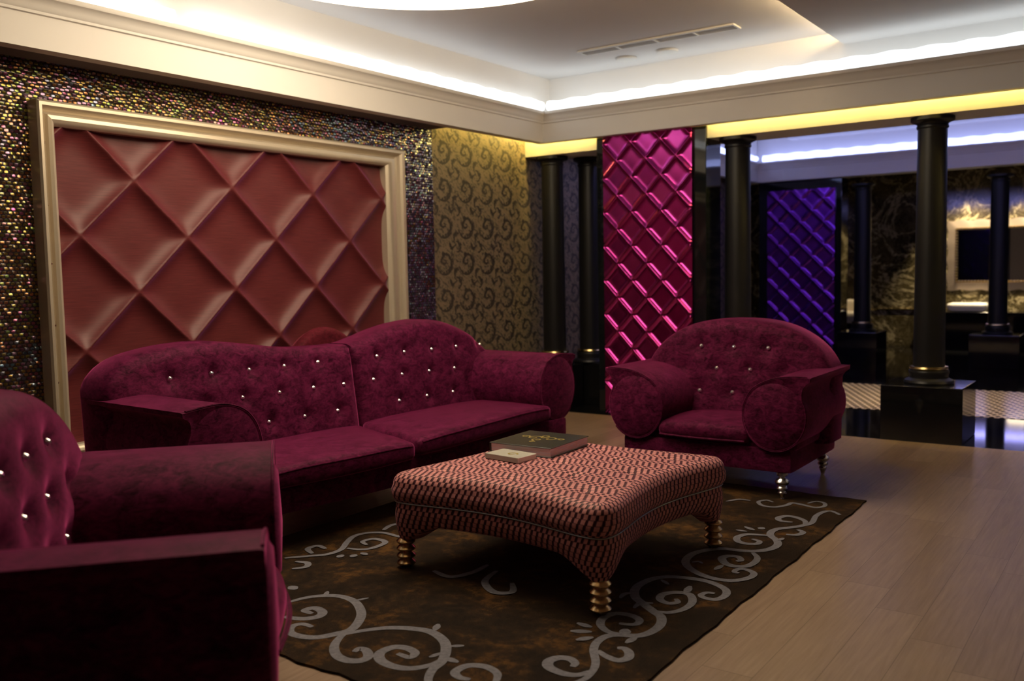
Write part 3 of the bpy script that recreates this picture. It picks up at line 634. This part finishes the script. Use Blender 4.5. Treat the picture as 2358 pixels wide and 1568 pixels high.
def arm_profile(cx,cz,r,side,tipdx,tipz):
    # comma: a roll whose top sweeps outwards to a pointed lip; side=+1 lip towards +x
    P=[]
    for i in range(0,37):
        a=math.radians(95-i*(255/36.0)) if False else None
    # go round from the outer lower side, under, up the inner side, over the top, out to the tip
    for i in range(33):
        a=math.radians(20-i*(250/32.0))       # 20deg outer -> -230 (=130) inner top
        P.append((cx+side*r*math.cos(a),cz+1.1*r*math.sin(a)))
    # top sweep
    a=math.radians(130); sx,sz=cx+side*r*math.cos(a),cz+1.1*r*math.sin(a)
    ex,ez=cx+side*tipdx,tipz
    c1=(sx+side*r*.55,sz+r*.42); c2=(ex-side*r*.55,ez-.0+ .005)
    for i in range(1,15):
        t=i/14; m=1-t
        P.append((m**3*sx+3*m*m*t*c1[0]+3*m*t*t*c2[0]+t**3*ex,m**3*sz+3*m*m*t*c1[1]+3*m*t*t*c2[1]+t**3*ez))
    # under the lip back to the roll
    P.append((ex-side*.002,ez-.022))
    a=math.radians(30); qx,qz=cx+side*r*math.cos(a),cz+1.1*r*math.sin(a)
    for k in (.25,.5,.75):
        P.append((ex*(1-k)+qx*k-side*.020*math.sin(PI*k),(ez-.02)*(1-k)+qz*k+.012*math.sin(PI*k)))
    P.append((qx,qz))
    return P
LEGP=[(.020,.165),(.034,.163),(.036,.150),(.030,.142),(.018,.136),(.022,.128),(.038,.118),(.044,.104),(.038,.090),(.024,.082),(.032,.074),(.036,.064),(.028,.054),(.018,.048),(.026,.040),(.027,.034),(.015,.022),(.011,.004),(.013,0)]
def armchair(loc,rz,label):
    t=empty('armchair',loc,rz,label,'armchair'); V=M['magenta_velvet']
    b=MB(); b.rbox(-.575,.575,-.455,.475,.163,.315,.018,(8,8,4)); b.obj('base',V,t)
    b=MB(); b.rbox(-.42,.42,-.43,.1,.29,.345,.015,(8,8,3)); b.obj('seat_deck',V,t)
    for s in (-1,1):
        b=MB(); pr=arm_profile(s*.475,.520,.200,s,.225,.765)
        # the padded roll, lip included, with the front edge softly rounded by rings
        n=len(pr); v=[];f=[]; cx,cz=s*.475,.53
        rings=[(-.476,.95),(-.478,.975),(-.474,.99),(-.466,1.0),(-.2,1.0),(.1,1.0),(.36,1.0),(.38,.97)]
        for (yy,k) in rings:
            for (px,pz) in pr: v.append((cx+(px-cx)*k,yy,cz+(pz-cz)*k))
        for q in range(len(rings)-1):
            for i in range(n):
                j=(i+1)%n; f.append((q*n+i,q*n+j,(q+1)*n+j,(q+1)*n+i))
        f.append(tuple(range(n-1,-1,-1))); f.append(tuple((len(rings)-1)*n+i for i in range(n)))
        b.add(v,f); a_=b.obj('armrest',V,t,angle=55)
        b=MB()
        b.add([(s*.475+.190*math.cos(2*PI*i/40),-.476,.516+.205*math.sin(2*PI*i/40)) for i in range(40)]+[(s*.475+.165*math.cos(2*PI*i/40),-.488,.516+.18*math.sin(2*PI*i/40)) for i in range(40)]+[(s*.475,-.495,.516)]+[(s*.475+.188*math.cos(2*PI*i/40),-.452,.516+.203*math.sin(2*PI*i/40)) for i in range(40)],
              [(i,(i+1)%40,40+(i+1)%40,40+i) for i in range(40)]+[(40+i,40+(i+1)%40,80) for i in range(40)]+[(81+i,81+(i+1)%40,(i+1)%40,i) for i in range(40)])
        b.obj('roll_face',V,t)
        b=MB(); b.tube([(px*1.0+(px-cx)*.004,-.474,pz+(pz-cz)*.004) for px,pz in pr[8:46]],.004,6); b.obj('piping',V,a_)
        # filling under the arm down to the base
        b=MB(); b.rbox(s*.475-.13,s*.475+.13,-.42,.38,.30,.48,.03,(6,8,4)); b.obj('arm_support',V,t)
    def zt(x):
        k=min(1,abs(x)/.665); return .70+.375*(max(0,1-k**2.5))**.60
    studs=[(-.24,.885),(0,.885),(.24,.885),(-.12,.735),(.12,.735),(-.36,.735),(.36,.735),(-.24,.575),(0,.575),(.24,.575)]
    b,F=back_body(.665,zt,.28,.02,.36,studs,R=.075,lean=.10,bulge=.02,tuft=.020)
    bk=b.obj('backrest',V,t,angle=70)
    for sx,sz in studs:
        if abs(sx)>.3: continue
        c=MB(); yy=.02+.10*(sz-.35)-.02+.032; crystal(c,sx,yy-.010,sz,.0150); c.obj('crystal_button',M['crystal'],bk,smooth=False)
    def dome(x,y,z): 
        return (x,y+.03*math.cos(x/.33*PI/2)*(-1 if y<-.2 else 0)+.0, z+(.045*max(0,1-(x/.36)**2)*max(0,1-((y+.2)/.36)**2) if z>.36 else 0)-.02*max(0,(-.2-y)))
    b=MB(); b.rbox(-.315,.315,-.475,.06,.335,.425,.04,(18,16,6),fn=dome); sc=b.obj('seat_cushion',V,t,angle=80)
    b=MB(); pts=[dome(x/20*.29,-.478,.352) for x in range(-20,21)]; b.tube([(p[0],p[1]-.002,p[2]) for p in pts],.007,6); b.obj('piping',V,sc)
    for (x,y) in ((-.505,-.41),(.505,-.41),(-.505,.42),(.505,.42)):
        b=MB(); b.lathe([(r,z if y<0 or z>.03 else z-.014) for r,z in LEGP],x,y,24); b.obj('leg',M['silver'],t)
    return t
armchair((-2.385,5.895,.0135),0,'magenta velvet armchair by the pink foil panel, facing the room, silver legs showing')
t=armchair((-2.675,1.41,.0135),math.radians(139),'magenta velvet armchair cut off by the left edge of the picture, nearest the camera'); t.scale=(1.05,1.27,1.03)

# sofa, local x = along the wall (towards +y world), local -y = towards the room
t=empty('sofa',(-4.05,4.31,.0135),math.radians(90-2.5),'long magenta velvet sofa with crystal buttons in front of the padded rose panel','sofa')
V=M['magenta_velvet']
def bow(x): return -.055*math.cos((x+.35)*PI/1.6)
b=MB()
b.rbox(-1.50,1.50,-.40,.46,.185,.33,.02,(40,10,4),fn=lambda x,y,z:(x,y+(bow(x) if y<-.2 else 0),z)); b.obj('base',V,t)
SL=lambda y:-.30+.40*(y+.5)/.9 if False else (-.30+(y+.50)*.38)
def cushion(x0,x1,left):
    def fn(x,y,z):
        s=SL(y)                                   # the seam runs a little askew
        k=(x-x0)/(x1-x0)
        X=(x0+(s-.006-x0)*k) if left else (s+.006+(x1-s-.006)*k)
        top=.035*max(0,1-((k-.5)*2)**4)*max(0,1-((y+.1)/.50)**2) if z>.37 else 0
        Y=y+(bow(X)-.02*math.sin(PI*k) if y<-.2 else 0)
        return (X,Y,z+top+(0 if left else .012))
    b=MB(); b.rbox(x0,x1,-.45,.28,.335,.435,.035,(26,16,6),fn=fn); o=b.obj('seat_cushion',V,t,angle=80)
    b=MB(); pts=[fn(x0+(x1-x0)*(.03+.94*i/40),-.452,.415) for i in range(41)]; b.tube([(p[0],p[1]+.006,p[2]) for p in pts],.0065,6); b.obj('piping',V,o)
cushion(-1.27,-.30,True); cushion(-.30,1.25,False)
import bisect
TOP=[(-1.70,.80),(-1.66,.90),(-1.55,.985),(-1.41,1.025),(-1.2,1.05),(-.97,1.052),(-.76,1.025),(-.51,.985),(-.30,.965),(-.09,.958),(.08,.962),(.25,.995),(.41,1.035),(.60,1.068),(.83,1.085),(1.02,1.065),(1.18,1.015),(1.33,.945),(1.43,.87),(1.50,.80),(1.60,.70)]
def ztop(x):
    xs=[p[0] for p in TOP]; i=max(1,min(len(xs)-1,bisect.bisect(xs,x)))
    (x0_,z0_),(x1_,z1_)=TOP[i-1],TOP[i]; m=(x-x0_)/(x1_-x0_)
    p0=TOP[max(0,i-2)]; p3=TOP[min(len(TOP)-1,i+1)]
    a0=(z1_-p0[1])/(x1_-p0[0])*(x1_-x0_); a1=(p3[1]-z0_)/(p3[0]-x0_)*(x1_-x0_)
    return (2*m**3-3*m*m+1)*z0_+(m**3-2*m*m+m)*a0+(-2*m**3+3*m*m)*z1_+(m**3-m*m)*a1
studL=[(-1.31,.872),(-1.045,.875),(-.785,.87),(-.525,.868),(-.255,.868),(-1.115,.708),(-.855,.712),(-.585,.71),(-.315,.71),(-.06,.705),(-.95,.545),(-.69,.543),(-.415,.54),(-.14,.54)]
studR=[(.27,.862),(.54,.87),(.825,.866),(1.10,.866),(1.38,.86),(.21,.707),(.49,.715),(.77,.712),(1.05,.706),(1.32,.70),(.43,.535),(.715,.536),(1.0,.532),(1.28,.527)]
for nm,x0_,x1_,st,lc,rc in (('L',-1.70,.044,studL,False,True),('R',.068,1.60,studR,True,False)):
    b,F=back_body(0,ztop,.33,.33,.66,st,R=.07,lean=.14,x0=x0_,x1=x1_,leftcut=lc,rightcut=rc,ns=110,nt=44,bulge=.035,tuft=.022,sig=.035)
    bk=b.obj('backrest',V,t,angle=70)
    for sx,sz in st:
        c=MB(); yy=.33+.14*(sz-.35)-.035+.034; crystal(c,sx,yy-.010,sz,.0135); c.obj('crystal_button',M['crystal'],bk,smooth=False)
for s,cx in ((-1,-1.47),(1,1.42)):
    pr=arm_profile(cx,.560,.222,s,.235,.79)
    n=len(pr); v=[];f=[]; cz=.565
    rings=[(-.332,.95),(-.334,.975),(-.330,.99),(-.322,1.0),(0,1.0),(.3,1.0),(.55,1.0),(.60,.97)]
    for (yy,k) in rings:
        for (px,pz) in pr: v.append((cx+(px-cx)*k,yy,cz+(pz-cz)*k))
    for q in range(len(rings)-1):
        for i in range(n):
            j=(i+1)%n; f.append((q*n+i,q*n+j,(q+1)*n+j,(q+1)*n+i))
    f.append(tuple(range(n-1,-1,-1))); f.append(tuple((len(rings)-1)*n+i for i in range(n)))
    b=MB(); b.add(v,f); a_=b.obj('armrest',V,t,angle=55)
    b=MB(); b.add([(cx+.21*math.cos(2*PI*i/40),-.332,.556+.232*math.sin(2*PI*i/40)) for i in range(40)]+[(cx+.185*math.cos(2*PI*i/40),-.342,.556+.2*math.sin(2*PI*i/40)) for i in range(40)]+[(cx,-.350,.556)],
          [(i,(i+1)%40,40+(i+1)%40,40+i) for i in range(40)]+[(40+i,40+(i+1)%40,80) for i in range(40)]); b.obj('roll_face',V,t)
    b=MB(); b.tube([(px+(px-cx)*.004,-.328,pz+(pz-cz)*.004) for px,pz in pr[8:46]],.006,6); b.obj('piping',V,a_)
    b=MB(); b.rbox(cx-.12,cx+.12,-.28,.55,.30,.48,.03,(6,8,4)); b.obj('arm_support',V,t)
for (x,y) in ((-1.4,-.32),(0,-.36),(1.4,-.32),(-1.4,.38),(0,.38),(1.4,.38)):
    b=MB(); b.lathe([(r,z*1.14 if y<0 or z>.03 else z*1.14-.0135) for r,z in LEGP],x,y,20); b.obj('leg',M['silver'],t)

# small round-backed chair standing behind the sofa
t=empty('tub_chair',(-5.03,4.76,0),math.radians(90),'dark red velvet chair whose round back shows above the sofa','chair')
b,F=back_body(.36,lambda x:.60+.455*math.sqrt(max(0,1-(x/.40)**2)),.30,.06,.17,[],R=.05,ns=40,nt=24,bulge=.01); b.obj('backrest',M['dark_red_velvet'],t,angle=80)
b=MB(); b.rbox(-.30,.30,-.16,.12,.34,.44,.03,(10,8,4)); b.obj('seat',M['dark_red_velvet'],t)
for (x,y) in ((-.25,-.11),(.25,-.11),(-.25,.1),(.25,.1)):
    b=MB(); b.lathe([(.012,0),(.022,.34)],x,y,12); b.obj('leg',M['black_lacquer'],t)

# ------------------------------------------------------------------ ottoman
RUGZ=.010
t=empty('ottoman',(-2.415,3.80,.0135),math.radians(-1.5),'low square ottoman with scooped sides in rose woven fabric, gold ringed legs','ottoman')
HS=.648; SAG=.105
def outline(n=45):
    P=[]
    for k in range(4):
        side=[]
        for i in range(n):
            u=-1+2*i/n
            o=HS-SAG*(math.cos(PI*u/2)**1.4 if abs(u)<1 else 0)
            side.append((u*HS,-o))
        c,s=[(1,0),(0,1),(-1,0),(0,-1)][k]
        P+=[(x*c-y*s,x*s+y*c) for x,y in side]
    for _ in range(34):
        N=len(P); P2=[]
        for i in range(N):
            a,bb,c=P[i-1],P[i],P[(i+1)%N]
            P2.append((bb[0]*.5+(a[0]+c[0])*.25,bb[1]*.5+(a[1]+c[1])*.25))
        P=P2
    return P
OUT=outline(); NO=len(OUT)
per=[0]
for i in range(NO): per.append(per[-1]+math.dist(OUT[i],OUT[(i+1)%NO]))
nrm=[]
for i in range(NO):
    a,c=OUT[i-1],OUT[(i+1)%NO]; dx,dy=c[0]-a[0],c[1]-a[1]; L=math.hypot(dx,dy); nrm.append((dy/L,-dx/L))
btn=[(i*.2,j*.2) for i in range(-2,3) for j in range(-2,3) if (i+j)%2==0]
def topz(x,y):
    z=.012*(1-min(1,(x*x+y*y)/.5))
    for bx,by in btn:
        z-=.020*math.exp(-((x-bx)**2+(y-by)**2)/(2*.028**2))
    return z
ZT=.470; ZS=.330
def loops_mesh(L,uvs,closetop):
    v=[];uv=[];f=[]
    for lp,u in zip(L,uvs): v+=lp; uv+=u
    m=len(L); n=NO+1
    for k in range(m-1):
        for i in range(NO):
            f.append((k*n+i,k*n+i+1,(k+1)*n+i+1,(k+1)*n+i))
    return v,f,uv
# top surface
L=[];UV=[]
for s_ in [0.001]+[i/26 for i in range(1,27)]:
    sc=(HS-.055)/HS*s_; lp=[];u=[]
    for i in range(NO+1):
        x,y=OUT[i%NO]; nx,ny=nrm[i%NO]
        X=(x-nx*.055)*s_; Y=(y-ny*.055)*s_
        lp.append((X,Y,ZT+topz(X,Y))); u.append((X,Y))
    L.append(lp);UV.append(u)
v,f,uv=loops_mesh(L,UV,True)
b=MB(); b.add(v,f,0,uv)
# rounded rim and side of the cushion
L=[];UV=[]
ring=[(.055*(1-math.sin(a)),-.055*(1-math.cos(a)),a) for a in [PI/2*i/8 for i in range(9)]]
rows=[(-r0,dz) for r0,dz,a in ring]+[(.008,-.075),(.010,-.095),(.006,-.115),(-.004,-.130),(-.016,-.140)]
acc=0; prev=None
for (o,dz) in rows:
    lp=[];u=[]
    if prev: acc+=math.hypot(o-prev[0],dz-prev[1])
    prev=(o,dz)
    for i in range(NO+1):
        x,y=OUT[i%NO]; nx,ny=nrm[i%NO]
        tz=topz(x*.9,y*.9) if dz>-.01 else 0
        lp.append((x+nx*o,y+ny*o,ZT+dz+tz)); u.append((per[i],2+acc))
    L.append(lp);UV.append(u)
v,f,uv=loops_mesh(L,UV,False); b.add(v,f,0,uv)
cu=b.obj('cushion',M['woven_rose'],t,angle=180,hasuv=True)
# lower body, its hem arched between the legs
L=[];UV=[]
for k in range(15):
    q=k/14; lp=[];u=[]
    for i in range(NO+1):
        x,y=OUT[i%NO]; nx,ny=nrm[i%NO]
        m=max(abs(x),abs(y)); w=min(abs(x),abs(y))/ (HS*.93); w=min(1,w)
        q2=max(0,min(1,(.97-w)/.42)); arch=.092*q2*q2*(3-2*q2)
        zb=.128+arch; z=ZS-(ZS-zb)*q
        o=-.016+.016*math.sin(PI*min(1,q*1.8)/2)-.03*q*q-(.012 if k==14 else 0)
        lp.append((x+nx*o,y+ny*o,z)); u.append((per[i],3+.2-(z)))
    L.append(lp);UV.append(u)
L.append([(0.9*p[0],.9*p[1],p[2]+.01) for p in L[-1]]);UV.append(UV[-1])
v,f,uv=loops_mesh(L,UV,False); b=MB(); b.add(v,f,0,uv); b.obj('base',M['woven_rose'],t,angle=180,hasuv=True)
b=MB(); b.add([(p[0]*.9,p[1]*.9,.262) for p in OUT],[tuple(range(NO))]); b.obj('underside',M['vent_slot'],t,smooth=False)
b=MB(); b.tube([(x-nx*.008,y-ny*.008,ZS+.001) for (x,y),(nx,ny) in zip(OUT,nrm)],.0035,6,closed=True); b.obj('welt',M['dull_silver'],t)
for bx,by in btn:
    b=MB(); b.sphere((bx,by,ZT+topz(bx,by)+.002),.013,10,6,sc=(1,1,.5)); b.obj('button',M['woven_rose'],cu)
legp=[(.012,.20),(.034,.19)]
for i in range(4):
    z=.142-i*.0355
    legp+=[(.030,z+.004),(.040,z-.003),(.047,z-.011),(.047,z-.016),(.040,z-.023),(.029,z-.029)]
legp+=[(.026,0)]
for (x,y) in ((-.555,-.555),(.555,-.555),(.555,.555),(-.555,.555)):
    b=MB(); b.lathe(legp,x,y,28); b.obj('leg',M['leg_gold'],t)
# ------------------------------------------------------------------ things on the ottoman
zt_=ZT+.0135+.012
t=empty('photo_album',(-2.70,4.03,zt_),math.radians(2),'large dark photo album with gold emblem lying on the rose ottoman','album')
b=MB(); b.box(-.188,.188,-.20,.20,.046,.051); b.box(-.188,.188,-.20,.20,0,.005); b.box(-.192,-.186,-.20,.20,0,.051); b.obj('cover',M['album_cover'],t,smooth=False,bevel=.002)
b=MB(); b.box(-.184,.182,-.194,.195,.005,.046); b.obj('pages',M['page_edges'],t,smooth=False)
b=MB()
def curl2(cx,cy,r,a0,turns,flip=1,w=.005):
    pts=[]
    for i in range(24):
        k=i/23; a=a0+flip*turns*2*PI*k; q=r*(1-.75*k); pts.append((cx+q*math.cos(a),cy+q*math.sin(a)))
    v=[];f=[]
    for i,(x,y) in enumerate(pts):
        j=min(i+1,23); i0=max(0,i-1); dx,dy=pts[j][0]-pts[i0][0],pts[j][1]-pts[i0][1]; L=math.hypot(dx,dy) or 1
        v+=[(x-dy/L*w,y+dx/L*w,0.0522),(x+dy/L*w,y-dx/L*w,0.0522)]
    for i in range(23): f.append((2*i,2*i+1,2*i+3,2*i+2))
    b.add(v,f)
for (cx,cy,r,a0,fl) in ((-.05,.02,.045,0,1),(.05,.02,.045,PI,-1),(0,.07,.03,PI/2,1),(0,-.03,.03,-PI/2,-1),(-.11,.03,.025,0,1),(.11,.03,.025,PI,-1),(0,-.085,.016,0,1)): curl2(cx,cy,r,a0,1.1,fl)
b.obj('emblem',M['album_gold'],t,smooth=False)
t=empty('card_box',(-2.685,3.735,zt_-.001),math.radians(-6),'small grey card box beside the album on the ottoman','box')
b=MB(); b.box(-.112,.112,-.072,.072,0,.028); b.obj('body',M['grey_card'],t,smooth=False,bevel=.003)
b=MB(); b.box(.107,.1135,-.071,.071,.001,.027); b.obj('white_edge',M['ceramic'],t,smooth=False,bevel=.002)
b=MB(); curl2(.02,-.01,.03,0,1.1); b.v=[(x,y,.0288) for x,y,z in b.v]; b.obj('emblem',M['album_gold'],t,smooth=False)
# ------------------------------------------------------------------ rug
b=MB(); x0,x1,y0,y1=-3.92,-1.435,2.225,5.71
def edge(v): return .006*math.sin(v*7)+.004*math.sin(v*17+1)
N=60
pts=[(x0+(x1-x0)*i/N,y0+edge(i)) for i in range(N)]+[(x1+edge(i)*.7,y0+(y1-y0)*i/N) for i in range(N)]+[(x1-(x1-x0)*i/N,y1+edge(i)) for i in range(N)]+[(x0,y1-(y1-y0)*i/N) for i in range(N)]
b.extr(pts,'z',.0005,RUGZ)
def cr(P,sub=7):
    Q=[]
    for i in range(len(P)-1):
        p0=P[max(0,i-1)];p1=P[i];p2=P[i+1];p3=P[min(len(P)-1,i+2)]
        for k in range(sub):
            t=k/sub
            Q.append(tuple(.5*(2*p1[a]+(p2[a]-p0[a])*t+(2*p0[a]-5*p1[a]+4*p2[a]-p3[a])*t*t+(3*p1[a]-p0[a]-3*p2[a]+p3[a])*t**3) for a in (0,1)))
    Q.append(P[-1]); return Q
for si,(w,P) in enumerate(SCROLLS):
    Q=cr(P) if len(P)>2 else [tuple(P[0][a]+(P[1][a]-P[0][a])*k/8 for a in (0,1)) for k in range(9)]
    n=len(Q); v=[];f=[]; zz=RUGZ+.0014+.00006*si
    for i,(x,y) in enumerate(Q):
        a=Q[max(0,i-1)];c=Q[min(n-1,i+1)];dx,dy=c[0]-a[0],c[1]-a[1];L=math.hypot(dx,dy) or 1
        k=i/(n-1); hw=.021*w*(.45+.55*math.sin(PI*min(1,max(0,k)))**.6) if len(P)>3 else .020*w*(.35+.65*math.sin(PI*k))
        x=min(max(x,x0+.03),x1-.02);y=min(max(y,y0+.03),y1-.03)
        v+=[(x-dy/L*hw,y+dx/L*hw,zz),(x+dy/L*hw,y-dx/L*hw,zz)]
    for i in range(n-1): f.append((2*i,2*i+1,2*i+3,2*i+2))
    b.add(v,f,1)
o=b.obj('rug',[M['rug_pile'],M['rug_scroll']],smooth=False,clean=False)
tag(o,'dark brown shaggy rug with grey scroll border under the ottoman','rug')

# ------------------------------------------------------------------ camera and view
fwd=Vector((-0.57872334,0.81194945,-0.07627185)); rgt=Vector((0.81501946,0.57911944,-0.01907754)); upv=Vector((-0.02868052,0.07320366,0.99690453))
cam=bpy.data.cameras.new('camera'); co=bpy.data.objects.new('camera',cam); COL.objects.link(co)
co.matrix_world=Matrix(((rgt.x,upv.x,-fwd.x,0),(rgt.y,upv.y,-fwd.y,0),(rgt.z,upv.z,-fwd.z,1.45),(0,0,0,1)))
cam.sensor_width=36; cam.lens=2102.53/2358*36; cam.clip_start=.05
cam.dof.use_dof=True; cam.dof.focus_distance=4.6; cam.dof.aperture_fstop=1.8
scene.camera=co
w=bpy.data.worlds.new('world'); scene.world=w; w.use_nodes=True
w.node_tree.nodes['Background'].inputs[0].default_value=(.30,.26,.30,1); w.node_tree.nodes['Background'].inputs[1].default_value=.0
vs=scene.view_settings; vs.view_transform='Standard'; vs.look='None'; vs.gamma=1; vs.use_curve_mapping=False; vs.exposure=0
